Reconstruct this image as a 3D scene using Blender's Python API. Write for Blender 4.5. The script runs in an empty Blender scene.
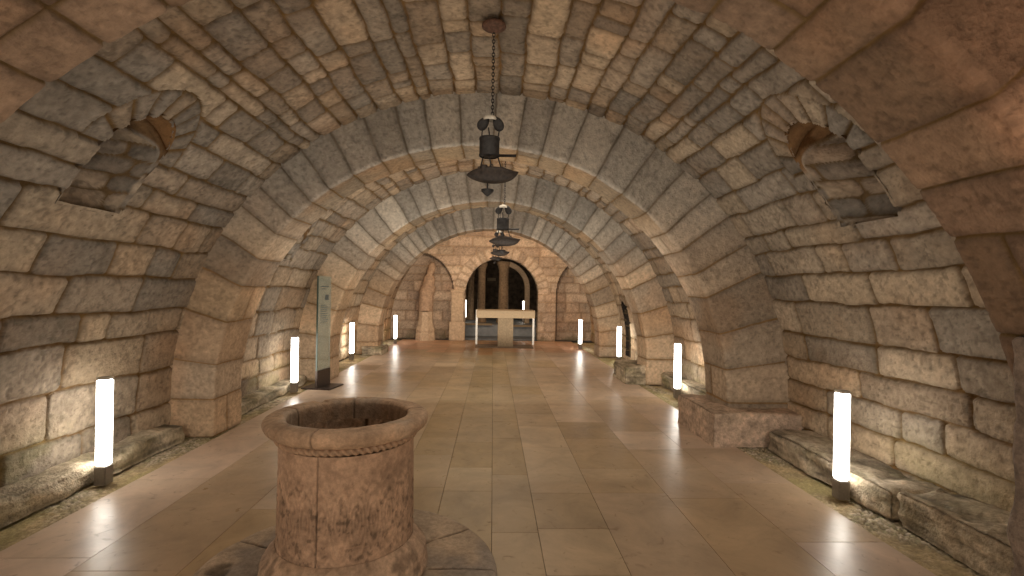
import bpy, bmesh, math, random
import numpy as np
from mathutils import Vector, noise as mnoise
PI = math.pi
C = bpy.context.scene.collection

# ------------------------------------------------------------------ helpers
def tag(o, label=None, cat=None, group=None, kind=None):
    if label: o['label'] = label
    if cat: o['category'] = cat
    if group: o['group'] = group
    if kind: o['kind'] = kind
    return o

def empty(name, loc, rz=0.0, label=None, cat=None, group=None):
    o = bpy.data.objects.new(name, None); C.objects.link(o)
    o.location = loc; o.rotation_euler = (0, 0, rz); o.empty_display_size = .1
    return tag(o, label, cat, group)

def link(name, me, m, parent=None, smooth=True):
    o = bpy.data.objects.new(name, me); C.objects.link(o)
    if m is not None: me.materials.append(m)
    if parent: o.parent = parent
    if smooth: me.polygons.foreach_set('use_smooth', [True]*len(me.polygons))
    return o

def bm_obj(name, bm, m, parent=None, smooth=False):
    me = bpy.data.meshes.new(name); bm.normal_update(); bm.to_mesh(me); bm.free()
    return link(name, me, m, parent, smooth)

def sm(a, b, x):
    t = np.clip((x-a)/(b-a), 0, 1); return t*t*(3-2*t)

_T = {}
def vnoise(x, y, seed=0):
    if seed not in _T: _T[seed] = np.random.default_rng(seed+1000).random((256, 256))
    T = _T[seed]
    xi = np.floor(x).astype(int); yi = np.floor(y).astype(int)
    fx = x-xi; fy = y-yi; fx = fx*fx*(3-2*fx); fy = fy*fy*(3-2*fy)
    a = T[xi & 255, yi & 255]; b = T[(xi+1) & 255, yi & 255]
    c = T[xi & 255, (yi+1) & 255]; d = T[(xi+1) & 255, (yi+1) & 255]
    return (a*(1-fx)+b*fx)*(1-fy)+(c*(1-fx)+d*fx)*fy

def fbm(x, y, seed=0, octv=4):
    s = 0; a = .5; t = 0
    for k in range(octv):
        s = s+a*vnoise(x*2**k+k*17.3, y*2**k+k*9.1, seed+k); t += a; a *= .55
    return s/t-.5

def worley(x, y, seed=0):
    r = np.random.default_rng(seed+77); JX = r.random((256, 256)); JY = r.random((256, 256)); ID = r.random((256, 256))
    xi = np.floor(x).astype(int); yi = np.floor(y).astype(int)
    f1 = np.full(x.shape, 9.); f2 = f1.copy(); idv = np.zeros(x.shape)
    for i in (-1, 0, 1):
        for j in (-1, 0, 1):
            cx = xi+i; cy = yi+j
            d = np.hypot(cx+JX[cx & 255, cy & 255]-x, cy+JY[cx & 255, cy & 255]-y)
            n = d < f1
            f2 = np.where(n, f1, np.minimum(f2, d)); idv = np.where(n, ID[cx & 255, cy & 255], idv); f1 = np.where(n, d, f1)
    return f1, f2, idv

def grid_mesh(name, P, col, keep=None):
    nu, nv = P.shape[:2]
    idx = np.arange(nu*nv).reshape(nu, nv)
    q = np.stack([idx[:-1, :-1], idx[:-1, 1:], idx[1:, 1:], idx[1:, :-1]], -1)
    if keep is not None: q = q[keep]
    q = q.reshape(-1, 4)
    used = np.zeros(nu*nv, bool); used[q.ravel()] = True
    remap = np.cumsum(used)-1
    V = P.reshape(-1, 3)[used]; Cc = col.reshape(-1, 3)[used]; q = remap[q]
    me = bpy.data.meshes.new(name)
    me.vertices.add(len(V)); me.vertices.foreach_set('co', V.astype(np.float32).ravel())
    me.loops.add(q.size); me.loops.foreach_set('vertex_index', q.astype(np.int32).ravel())
    me.polygons.add(len(q)); me.polygons.foreach_set('loop_start', (np.arange(len(q))*4).astype(np.int32))
    me.polygons.foreach_set('loop_total', np.full(len(q), 4, np.int32))
    me.update(calc_edges=True)
    at = me.color_attributes.new('Col', 'FLOAT_COLOR', 'POINT')
    at.data.foreach_set('color', np.concatenate([Cc, np.ones((len(Cc), 1))], 1).astype(np.float32).ravel())
    return me

# ------------------------------------------------------------------ materials
def mat(name):
    m = bpy.data.materials.new(name); m.use_nodes = True
    nt = m.node_tree; return m, nt, nt.nodes['Principled BSDF']

def stone_mat(name, rough=.85, bump=.35, scale=1., attr=True, base=(.4, .33, .26), var=.35, spec=.25):
    m, nt, b = mat(name); N = nt.nodes; L = nt.links
    tc = N.new('ShaderNodeTexCoord')
    n1 = N.new('ShaderNodeTexNoise'); n1.inputs['Scale'].default_value = 22*scale; n1.inputs['Detail'].default_value = 8; n1.inputs['Roughness'].default_value = .7
    n2 = N.new('ShaderNodeTexNoise'); n2.inputs['Scale'].default_value = 75*scale; n2.inputs['Detail'].default_value = 4
    v = N.new('ShaderNodeTexVoronoi'); v.inputs['Scale'].default_value = 48*scale
    for n in (n1, n2, v): L.new(tc.outputs['Object'], n.inputs['Vector'])
    if attr:
        a = N.new('ShaderNodeAttribute'); a.attribute_name = 'Col'; src = a.outputs['Color']
    else:
        r = N.new('ShaderNodeRGB'); r.outputs[0].default_value = (*base, 1); src = r.outputs[0]
    mr = N.new('ShaderNodeMapRange'); mr.inputs['From Min'].default_value = .3; mr.inputs['From Max'].default_value = .7
    mr.inputs['To Min'].default_value = 1-var; mr.inputs['To Max'].default_value = 1+var
    L.new(n1.outputs['Fac'], mr.inputs['Value'])
    mx = N.new('ShaderNodeVectorMath'); mx.operation = 'SCALE'
    L.new(src, mx.inputs[0]); L.new(mr.outputs[0], mx.inputs['Scale'])
    L.new(mx.outputs[0], b.inputs['Base Color'])
    ad = N.new('ShaderNodeMath'); ad.operation = 'MULTIPLY_ADD'; ad.inputs[1].default_value = .5
    L.new(n2.outputs['Fac'], ad.inputs[0]); L.new(n1.outputs['Fac'], ad.inputs[2])
    ad2 = N.new('ShaderNodeMath'); ad2.operation = 'MULTIPLY_ADD'; ad2.inputs[1].default_value = .35
    L.new(v.outputs['Distance'], ad2.inputs[0]); L.new(ad.outputs[0], ad2.inputs[2])
    bp = N.new('ShaderNodeBump'); bp.inputs['Strength'].default_value = bump; bp.inputs['Distance'].default_value = .02/scale
    L.new(ad2.outputs[0], bp.inputs['Height']); L.new(bp.outputs[0], b.inputs['Normal'])
    b.inputs['Roughness'].default_value = rough; b.inputs['Specular IOR Level'].default_value = spec
    return m

def simple_mat(name, col, rough=.5, metal=0., nscale=30, nvar=.2, bump=.1):
    m, nt, b = mat(name); N = nt.nodes; L = nt.links
    tc = N.new('ShaderNodeTexCoord')
    n = N.new('ShaderNodeTexNoise'); n.inputs['Scale'].default_value = nscale; n.inputs['Detail'].default_value = 5
    L.new(tc.outputs['Object'], n.inputs['Vector'])
    cr = N.new('ShaderNodeValToRGB')
    cr.color_ramp.elements[0].position = .3; cr.color_ramp.elements[1].position = .7
    cr.color_ramp.elements[0].color = (*[c*(1-nvar) for c in col], 1); cr.color_ramp.elements[1].color = (*[min(1, c*(1+nvar)) for c in col], 1)
    L.new(n.outputs['Fac'], cr.inputs[0]); L.new(cr.outputs[0], b.inputs['Base Color'])
    bp = N.new('ShaderNodeBump'); bp.inputs['Strength'].default_value = bump; bp.inputs['Distance'].default_value = .01
    L.new(n.outputs['Fac'], bp.inputs['Height']); L.new(bp.outputs[0], b.inputs['Normal'])
    b.inputs['Roughness'].default_value = rough; b.inputs['Metallic'].default_value = metal
    return m

M_STONE = stone_mat('masonry_stone', bump=.6, var=.2)
M_WELL = stone_mat('well_stone', rough=.75, bump=.35, scale=1.6, var=.3)
M_ROCK = stone_mat('ledge_rock', bump=.8, scale=.9, var=.45)
M_GRAV = stone_mat('pebble_mortar', bump=.4, scale=1.5)
M_ALTAR = stone_mat('altar_stone', attr=False, base=(.34, .25, .155), var=.15, bump=.1)
M_IRON = simple_mat('dark_iron', (.022, .02, .02), .6, .2, 40, .5, .3)
M_BRONZE = simple_mat('aged_bronze', (.032, .023, .018), .6, .2, 40, .5, .2)
M_PALE = simple_mat('pale_tin', (.62, .58, .5), .5, .2, 30, .15)
M_ROSE = simple_mat('rusty_plate', (.14, .075, .05), .7, .3, 40, .4)
M_GREY = simple_mat('bollard_metal', (.27, .24, .21), .45, .5, 60, .1, .03)
M_CAP = simple_mat('bollard_cap', (.62, .58, .52), .4, .2, 60, .06, .02)
M_FOOT = simple_mat('panel_foot_metal', (.075, .055, .045), .4, .5, 50, .2, .05)
M_WHITE = simple_mat('white_paint', (.82, .8, .74), .45, 0, 40, .06, .03)
M_INK = simple_mat('panel_ink', (.1, .12, .12), .6, 0, 60, .2, 0)
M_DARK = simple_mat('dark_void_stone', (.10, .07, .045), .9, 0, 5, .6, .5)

m, nt, b = mat('lit_diffuser'); M_LIT = m
b.inputs['Base Color'].default_value = (.9, .9, .88, 1)
b.inputs['Emission Color'].default_value = (1, .94, .84, 1); b.inputs['Emission Strength'].default_value = 11.5
m2, nt2, b2 = mat('lit_diffuser_far'); M_LIT2 = m2
b2.inputs['Base Color'].default_value = (.9, .9, .88, 1)
b2.inputs['Emission Color'].default_value = (1, .9, .75, 1); b2.inputs['Emission Strength'].default_value = 5.0

m, nt, b = mat('greenish_glass'); M_GLASS = m
b.inputs['Base Color'].default_value = (.36, .42, .36, 1); b.inputs['Roughness'].default_value = .12
b.inputs['Alpha'].default_value = .55
N = nt.nodes; tc = N.new('ShaderNodeTexCoord'); nn = N.new('ShaderNodeTexNoise'); nn.inputs['Scale'].default_value = 3
nt.links.new(tc.outputs['Object'], nn.inputs['Vector'])
mr = N.new('ShaderNodeMapRange'); mr.inputs['To Min'].default_value = .35; mr.inputs['To Max'].default_value = .6
nt.links.new(nn.outputs['Fac'], mr.inputs['Value']); nt.links.new(mr.outputs[0], b.inputs['Alpha'])

# polished limestone floor
m, nt, b = mat('polished_limestone'); M_FLOOR = m; N = nt.nodes; L = nt.links
a = N.new('ShaderNodeAttribute'); a.attribute_name = 'Col'
tc = N.new('ShaderNodeTexCoord')
n1 = N.new('ShaderNodeTexNoise'); n1.inputs['Scale'].default_value = 2.2; n1.inputs['Detail'].default_value = 9; n1.inputs['Roughness'].default_value = .65; n1.inputs['Distortion'].default_value = .6
n2 = N.new('ShaderNodeTexNoise'); n2.inputs['Scale'].default_value = 9; n2.inputs['Detail'].default_value = 8; n2.inputs['Distortion'].default_value = 1.5
for n in (n1, n2): L.new(tc.outputs['Object'], n.inputs['Vector'])
mr = N.new('ShaderNodeMapRange'); mr.inputs['From Min'].default_value = .3; mr.inputs['From Max'].default_value = .7; mr.inputs['To Min'].default_value = .78; mr.inputs['To Max'].default_value = 1.22
L.new(n1.outputs['Fac'], mr.inputs['Value'])
vm = N.new('ShaderNodeVectorMath'); vm.operation = 'SCALE'; L.new(a.outputs['Color'], vm.inputs[0]); L.new(mr.outputs[0], vm.inputs['Scale'])
cr = N.new('ShaderNodeValToRGB'); cr.color_ramp.elements[0].position = .63; cr.color_ramp.elements[1].position = .8
cr.color_ramp.elements[0].color = (0, 0, 0, 1); cr.color_ramp.elements[1].color = (.55, .55, .55, 1)
L.new(n2.outputs['Fac'], cr.inputs[0])
mx = N.new('ShaderNodeMix'); mx.data_type = 'RGBA'; mx.inputs['B'].default_value = (.10, .05, .015, 1)
L.new(cr.outputs[0], mx.inputs['Factor']); L.new(vm.outputs[0], mx.inputs['A']); L.new(mx.outputs['Result'], b.inputs['Base Color'])
rr = N.new('ShaderNodeMapRange'); rr.inputs['To Min'].default_value = .2; rr.inputs['To Max'].default_value = .46; L.new(n2.outputs['Fac'], rr.inputs['Value']); L.new(rr.outputs[0], b.inputs['Roughness'])
bp = N.new('ShaderNodeBump'); bp.inputs['Strength'].default_value = .12; bp.inputs['Distance'].default_value = .02; L.new(n1.outputs['Fac'], bp.inputs['Height']); L.new(bp.outputs[0], b.inputs['Normal'])
b.inputs['Specular IOR Level'].default_value = .27

# ------------------------------------------------------------------ masonry
GREY = [(.34, .30, .25), (.42, .36, .285), (.29, .265, .23), (.40, .33, .25), (.32, .285, .24), (.45, .38, .29), (.36, .30, .235)]
TAN = [(.43, .34, .24), (.47, .38, .275), (.38, .30, .22), (.42, .36, .28), (.36, .28, .20)]
RED = [(.34, .235, .16), (.29, .20, .135), (.36, .26, .185), (.31, .215, .145), (.27, .185, .13)]
ORANGE = [(.53, .40, .285), (.56, .43, .31), (.50, .37, .265), (.54, .41, .30)]
DARKP = [(.16, .10, .05), (.13, .085, .045), (.19, .12, .06)]
MORTAR = (.155, .096, .038)

def layout(U0, U1, V0, V1, rng, cw, sl):
    ue = [U0]
    while ue[-1] < U1-.12:
        ue.append(ue[-1]+rng.uniform(*(cw(ue[-1]) if callable(cw) else cw)))
    ue[-1] = U1
    if ue[-1] < U1: ue.append(U1)
    ve = []
    for k in range(len(ue)-1):
        h = ue[k+1]-ue[k]; s = sl(ue[k]) if callable(sl) else sl
        e = [V0-rng.uniform(0, .5)]
        while e[-1] < V1+.1: e.append(e[-1]+rng.uniform(*s)*(.75+h))
        ve.append(e)
    return ue, ve

def stones(U, V, ue, ve, seed, warp=.03, cr=.045):
    u = U+warp*2*fbm(U*2.3, V*2.3, seed, 2)+warp*.5*fbm(U*11, V*11, seed+5, 2)
    v = V+warp*2*fbm(U*2.3+50, V*2.3+9, seed+3, 2)+warp*.5*fbm(U*11+7, V*11, seed+6, 2)
    ue = np.asarray(ue)
    i = np.clip(np.searchsorted(ue, u)-1, 0, len(ue)-2)
    du = np.minimum(u-ue[i], ue[i+1]-u)
    dv = np.full(U.shape, 9.); sid = np.zeros(U.shape, int)
    for k in range(len(ue)-1):
        mk = i == k
        if not mk.any(): continue
        e = np.asarray(ve[k]); vv = v[mk]
        j = np.clip(np.searchsorted(e, vv)-1, 0, len(e)-2)
        dv[mk] = np.minimum(vv-e[j], e[j+1]-vv); sid[mk] = k*200+j
    du = np.maximum(du, 0); dv = np.maximum(dv, 0)
    d = np.minimum(du, dv)
    c = (du < cr) & (dv < cr)
    d = np.where(c, np.maximum(0, cr-np.hypot(cr-du, cr-dv)), d)
    return d, sid

def finish(U, V, d, sid, pal, seed, g=.0105, depth=.02, off=.008, rough=.010, mortar=MORTAR, blotch=.42, fine=.6):
    r = np.random.default_rng(seed)
    pal = np.asarray(pal); n = int(sid.max())+1
    pi = r.integers(0, len(pal), n); br = r.uniform(.78, 1.18, n); of = r.uniform(-off, off, n)
    tu = r.uniform(-1, 1, n)*.05; gv = r.uniform(.5, 1.3, n)
    gg = g*(.65+1.3*np.clip(fbm(U*1.7, V*1.7, seed+20, 2)+.5, 0, 1))
    mm = 1-sm(.35*gg, 1.15*gg, d)
    body = sm(gg*.6, gg+.05, d)
    h = -depth*(1-sm(.2*gg, 1.3*gg, d))*gv[sid]+.004*body+of[sid]*body
    h = h+rough*2.2*fbm(U*9, V*9, seed+30, 4)*body+.02*fbm(U*2.6, V*2.6, seed+33, 2)
    col = pal[pi[sid]]*br[sid][..., None]
    bl = sm(.04, .2, fbm(U*3.1+3, V*3.1, seed+40, 5)+.35*fbm(U*17, V*17, seed+41, 4))*blotch
    col = col*(1-.42*bl[..., None])
    pt = sm(.10, .24, fbm(U*38, V*38, seed+48, 2)+.3*fbm(U*5, V*5, seed+49, 2))
    col = col*(1-.5*fine*pt[..., None]); h = h-.004*pt*body
    pink = sm(.02, .3, fbm(U*1.3+30, V*1.3, seed+44, 3))[..., None]
    col = col*(1-pink*.5)+col*np.array([1.15, .95, .8])*pink*.5
    col = col*(1+fine*fbm(U*24, V*24, seed+45, 3))[..., None]
    col = col*(.72+.28*sm(0, .07, d))[..., None]
    mo = np.asarray(mortar)*(1+.9*fbm(U*6, V*6, seed+46, 3))[..., None]
    col = col*(1-mm[..., None])+mo*mm[..., None]
    return h, np.clip(col, .005, 1)

class Niche:
    def __init__(s, side, yc, r, zs, zsill, xb, k=.94, ring=.17, pal=None): s.side, s.yc, s.r, s.zs, s.zsill, s.xb, s.k, s.ring, s.pal = side, yc, r, zs, zsill, xb, k, ring, pal

def build_bay(y0, y1, cx, R, zc, res, seed, pal, niches=(), cwl=(.24, .4), warm=0.):
    rng = random.Random(seed)
    Ls = zc+PI*R+zc
    ns = int(Ls/res); ny = max(8, int((y1-y0)/res))
    S = np.linspace(0, Ls, ns+1); Y = np.linspace(y0, y1, ny+1)
    U, V = np.meshgrid(S, Y, indexing='ij')
    ph = np.clip((U-zc)/R, 0, PI)
    nx = -np.cos(ph); nz = np.sin(ph)
    X = cx+R*nx; Z = np.where(U < zc, U, np.where(U > zc+PI*R, Ls-U, zc+R*nz))
    def cw(u):
        t = abs(u-Ls/2)/(Ls/2)
        return (.13, .31) if t < .4 else ((.19, .37) if t < .62 else cwl)
    def sl(u):
        t = abs(u-Ls/2)/(Ls/2)
        return (.14, .72) if t < .45 else (.3, 1.15)
    ue, ve = layout(0, Ls, y0, y1, rng, cw, sl)
    d, sid = stones(U, V, ue, ve, seed)
    nb = int(sid.max())+1
    keepmask = np.ones((ns, ny), bool)
    for n in niches:
        sd = (X-cx)*n.side > 0
        rho = np.hypot(V-n.yc, Z-n.zs); th = np.arctan2(Z-n.zs, V-n.yc)
        ringm = sd & (Z >= n.zs-.02) & (rho < n.r+n.ring) & (rho > n.r-.06)
        if n.ring > 0:
            nst = 9; q = (th/PI*nst); qi = np.clip(np.floor(q), -1, nst).astype(int); fr = q-np.floor(q)
            dd = np.minimum(np.minimum(fr, 1-fr)*PI*rho/nst, n.r+n.ring-rho)
            d = np.where(ringm, np.maximum(0, dd), d); sid = np.where(ringm, nb+qi+1, sid); nb += nst+3
        ins = sd & (((np.abs(V-n.yc) < n.r-.012) & (Z > n.zsill+.012) & (Z <= n.zs)) | ((Z > n.zs) & (rho < n.r-.012)))
        a = ins[:-1, :-1] & ins[1:, :-1] & ins[:-1, 1:] & ins[1:, 1:]
        keepmask &= ~a
    h, col = finish(U, V, d, sid, pal, seed, depth=.03)
    if warm: col = col*np.array([1+warm, 1, 1-warm])
    # tan crown stones; the tan near the ground paints in lamplight
    t = np.abs(U-Ls/2)/(Ls/2)
    w = (np.clip(1-t/.5, 0, 1)+np.clip((t-.6)/.3, 0, 1))[..., None]*.6
    col = col*(1-w)+col*np.array([1.2, 1.0, .78])*w
    ms = (sm(.75, .2, Z)*sm(.0, .2, fbm(V*1.6+7, Z*2.5, seed+60, 4)+.05))[..., None]*.3
    col = col*(1-ms)+np.array([.27, .25, .09])*ms
    X2 = X-nx*h; Z2 = Z-np.where((U > zc) & (U < zc+PI*R), nz*h, 0)
    P = np.stack([X2, V, Z2], -1)
    zsplit = 2.02
    pz = zc+R*math.asin((zsplit-zc)/R); i1 = int(pz/Ls*ns); i2 = ns-i1
    out = []
    for nm, a, bb in (('wall_left', 0, i1), ('ceiling', i1, i2), ('wall_right', i2, ns)):
        o = link(nm, grid_mesh(nm, P[a:bb+1], col[a:bb+1], keepmask[a:bb]), M_STONE)
        tag(o, kind='structure'); out.append(o)
    for n in niches:
        build_niche(n, cx, R, zc, seed+int(n.side*10))
    return out

def build_niche(n, cx, R, zc, seed):
    # path round the opening: sill, near jamb, arch, far jamb, back to the start of the sill
    pts = []
    st = .02
    def seg(a, b_):
        L_ = math.hypot(b_[0]-a[0], b_[1]-a[1]); m_ = max(2, int(L_/st))
        return [(a[0]+(b_[0]-a[0])*i/m_, a[1]+(b_[1]-a[1])*i/m_) for i in range(m_)]
    pts += seg((n.yc+n.r, n.zsill), (n.yc-n.r, n.zsill))
    pts += seg((n.yc-n.r, n.zsill), (n.yc-n.r, n.zs))
    mA = int(PI*n.r/st)
    pts += [(n.yc-n.r*math.cos(PI*i/mA), n.zs+n.r*math.sin(PI*i/mA)) for i in range(mA)]
    pts += seg((n.yc+n.r, n.zs), (n.yc+n.r, n.zsill)); pts.append((n.yc+n.r, n.zsill))
    pt = np.array(pts); Yp, Zp = pt[:, 0], pt[:, 1]
    Xs = np.where(Zp > zc, cx+n.side*np.sqrt(np.maximum(0, R*R-(Zp-zc)**2)), cx+n.side*R)
    tt = np.clip((Yp-(n.yc-n.r))/(2*n.r), 0, 1)**1.6 if n.pal is None else 0*Yp
    Xb = n.xb*(1-tt)+(Xs-0*Xs)*tt+n.side*.012*tt
    Yb = (n.yc-n.r)+(Yp-(n.yc-n.r))*n.k; Zb = n.zs+(Zp-n.zs)*np.where(Zp > n.zs, .8, 1)
    ycen = (Yb.min()+Yb.max())/2; zcen = (Zb.min()+Zb.max())/2
    ts = np.concatenate([[0], np.cumsum(np.hypot(np.diff(Yp), np.diff(Zp)))])
    w1 = np.linspace(0, 1, 28); w2 = np.linspace(0, 1, 26)[1:]
    rows = []; cu = []; cv = []
    for w in w1:
        rows.append(np.stack([Xs+(Xb-Xs)*w, Yp+(Yb-Yp)*w, Zp+(Zb-Zp)*w], -1)); cu.append(np.abs(Xs+(Xb-Xs)*w)*.9); cv.append(Zp*.8+Yp*.6)
    for w in w2:
        Yq = Yb+(ycen-Yb)*w; Zq = Zb+(zcen-Zb)*w
        rows.append(np.stack([Xb+(Xb.mean()-Xb)*w, Yq, Zq], -1)); cu.append(Zq+7); cv.append(Yq)
    P = np.stack(rows, 0); U = np.stack(cu, 0); V = np.stack(cv, 0)
    rng = random.Random(seed)
    ue, ve = layout(U.min()-.1, U.max()+.1, V.min()-.1, V.max()+.1, rng, (.1, .17), (.18, .42))
    d, sid = stones(U, V, ue, ve, seed, warp=.015)
    h, col = finish(U, V, d, sid, n.pal or GREY, seed, g=.006, depth=.015, blotch=.6, mortar=(.13, .085, .04))
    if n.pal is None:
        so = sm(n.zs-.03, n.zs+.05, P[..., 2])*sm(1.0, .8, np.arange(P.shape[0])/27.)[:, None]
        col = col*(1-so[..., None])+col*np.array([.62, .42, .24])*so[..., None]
    cen = np.array([P[..., 0].mean(), n.yc, n.zs*.5+n.zsill*.5])
    inn = cen-P; inn[..., 0] *= .2; inn /= np.linalg.norm(inn, axis=-1, keepdims=True)+1e-6
    damp = np.ones(P.shape[:2]); damp[0] = 0
    P = P+inn*(h*damp)[..., None]
    global NW
    NW += 1
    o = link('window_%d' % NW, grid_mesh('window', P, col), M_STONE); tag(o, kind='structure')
NW = 0

def build_arch(name, y0, th, cx, zc, R, Rout, zb, res, seed, pal, wid, split=.3, tint=None, wleg=(.3, .45), dep=.010, g=.0085, bl=.22):
    rng = random.Random(seed)
    # section in (r, y) with rounded arrises
    rc = .03
    path = []
    def add(p, nrm): path.append((*p, *nrm))
    a = np.linspace(Rout, R+rc, max(3, int((Rout-R)/res)))
    for r_ in a[:-1]: add((r_, y0), (0, -1))
    for k in range(4):
        t = PI/2*k/3; add((R+rc-rc*math.sin(t), y0+rc-rc*math.cos(t)), (-math.sin(t), -math.cos(t)))
    for y_ in np.linspace(y0+rc, y0+th-rc, max(3, int(th/res)))[1:-1]: add((R, y_), (-1, 0))
    for k in range(4):
        t = PI/2*k/3; add((R+rc-rc*math.cos(t), y0+th-rc+rc*math.sin(t)), (-math.cos(t), math.sin(t)))
    for r_ in np.linspace(R+rc, Rout, max(3, int((Rout-R)/res)))[1:]: add((r_, y0+th), (0, 1))
    path = np.array(path)
    vs = np.concatenate([[0], np.cumsum(np.hypot(np.diff(path[:, 0]), np.diff(path[:, 1])))])
    leg = zc-zb; LT = 2*leg+PI*R
    nu = int(LT/max(.0075, res*.55)); S = np.linspace(0, LT, nu+1)
    U, V = np.meshgrid(S, vs, indexing='ij')
    pr = path[:, 0][None, :]+0*U; py = path[:, 1][None, :]+0*U; nr = path[:, 2][None, :]+0*U; nyy = path[:, 3][None, :]+0*U
    ue = [0.]
    for k in range(400):
        t = abs(ue[-1]-LT/2)/(LT/2)
        w = wleg if t > .62 else wid
        nx_ = ue[-1]+rng.uniform(*w)
        if nx_ > LT-wleg[0]*.7: break
        ue.append(nx_)
    ue.append(LT)
    ve = []
    for k in range(len(ue)-1):
        e = [-.5]
        if rng.random() < split: e.append((Rout-R)+th*rng.uniform(.3, .7))
        e.append(vs[-1]+.5); ve.append(e)
    d, sid = stones(U, V, ue, ve, seed, warp=.014, cr=.02)
    h, col = finish(U, V, d, sid, pal, seed, g=g, depth=dep, off=.003, rough=.004, blotch=bl, fine=.45, mortar=(.19, .125, .055))
    ph = np.clip((U-leg)/R, 0, PI)
    h = np.where((U <= 0.001) | (U >= LT-.001), 0, h)
    r2 = pr+nr*h
    X = cx-r2*np.cos(ph); Z = np.where(U < leg, zb+U, np.where(U > leg+PI*R, zb+LT-U, zc+r2*np.sin(ph)))
    P = np.stack([X, py+nyy*h, Z], -1)
    if tint is not None: col = tint(P, col)
    global NT
    NT += 1
    o = link('trim_%d' % NT, grid_mesh(name, P, np.clip(col, 0, 1)), M_STONE); tag(o, kind='structure')
    return o
NT = 0

# ------------------------------------------------------------------ the hall
H0 = 1.65
AR = [(1.72, .56, -.17, .41, 2.77), (5.60, .62, -.17, .42, 2.87), (9.0, .62, -.04, .42, 2.86), (12.9, .6, -.07, .42, 2.85)]
ZC = .42; RV = 3.40

# bays of the barrel vault (rows: back to front of the hall)
build_bay(-2.6, 1.8, -.1, RV, ZC, .05, 11, RED)
build_bay(2.2, 5.75, -.05, 3.45, ZC, .0125, 23, GREY,
          [Niche(-1, 3.83, .29, 2.62, 2.2, -3.25), Niche(1, 3.74, .31, 2.68, 2.22, 3.2)])
build_bay(6.1, 9.15, -.06, RV, ZC, .02, 37, GREY,
          [Niche(-1, 7.3, .33, 2.3, 2.05, -3.2, ring=.12), Niche(1, 7.35, .26, 2.3, 2.05, 3.05, ring=.12)], warm=.03)
build_bay(9.5, 13.05, -.06, RV, ZC, .03, 41, TAN,
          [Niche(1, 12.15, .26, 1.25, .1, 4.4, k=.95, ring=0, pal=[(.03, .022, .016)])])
build_bay(13.4, 17.0, -.03, RV, ZC, .03, 53, TAN, warm=.06)

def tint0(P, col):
    w = sm(0.4, 2.6, P[..., 0])[..., None]*sm(1.9, 1.72, P[..., 1])[..., None]  # right front face brightened in colour for a soft warm glow
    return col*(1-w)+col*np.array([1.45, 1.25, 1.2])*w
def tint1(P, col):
    w = sm(3.0, 1.5, P[..., 2])[..., None]  # legs lightened in colour, standing in for bollard light
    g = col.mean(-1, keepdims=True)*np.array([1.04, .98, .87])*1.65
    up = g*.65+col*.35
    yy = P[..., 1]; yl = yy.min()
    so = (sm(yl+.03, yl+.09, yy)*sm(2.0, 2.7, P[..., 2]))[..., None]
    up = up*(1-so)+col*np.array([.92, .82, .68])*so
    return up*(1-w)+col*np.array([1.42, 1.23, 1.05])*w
y0, th, cx, zc, R = AR[0]
build_arch('arch', y0, th, cx, zc, R, 3.6, 0, .0125, 61, RED, (.2, .5), split=.12, tint=tint0, wleg=(.32, .5), dep=.014, g=.008, bl=.3)
y0, th, cx, zc, R = AR[1]
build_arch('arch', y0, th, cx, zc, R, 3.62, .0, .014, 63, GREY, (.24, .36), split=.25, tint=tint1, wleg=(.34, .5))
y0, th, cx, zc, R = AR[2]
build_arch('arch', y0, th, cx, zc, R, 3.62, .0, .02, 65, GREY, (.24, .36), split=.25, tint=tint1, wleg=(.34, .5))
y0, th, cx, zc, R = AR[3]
build_arch('arch', y0, th, cx, zc, R, 3.62, .0, .028, 67, GREY, (.2, .28), split=.2, tint=tint1, wleg=(.3, .45))

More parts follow.
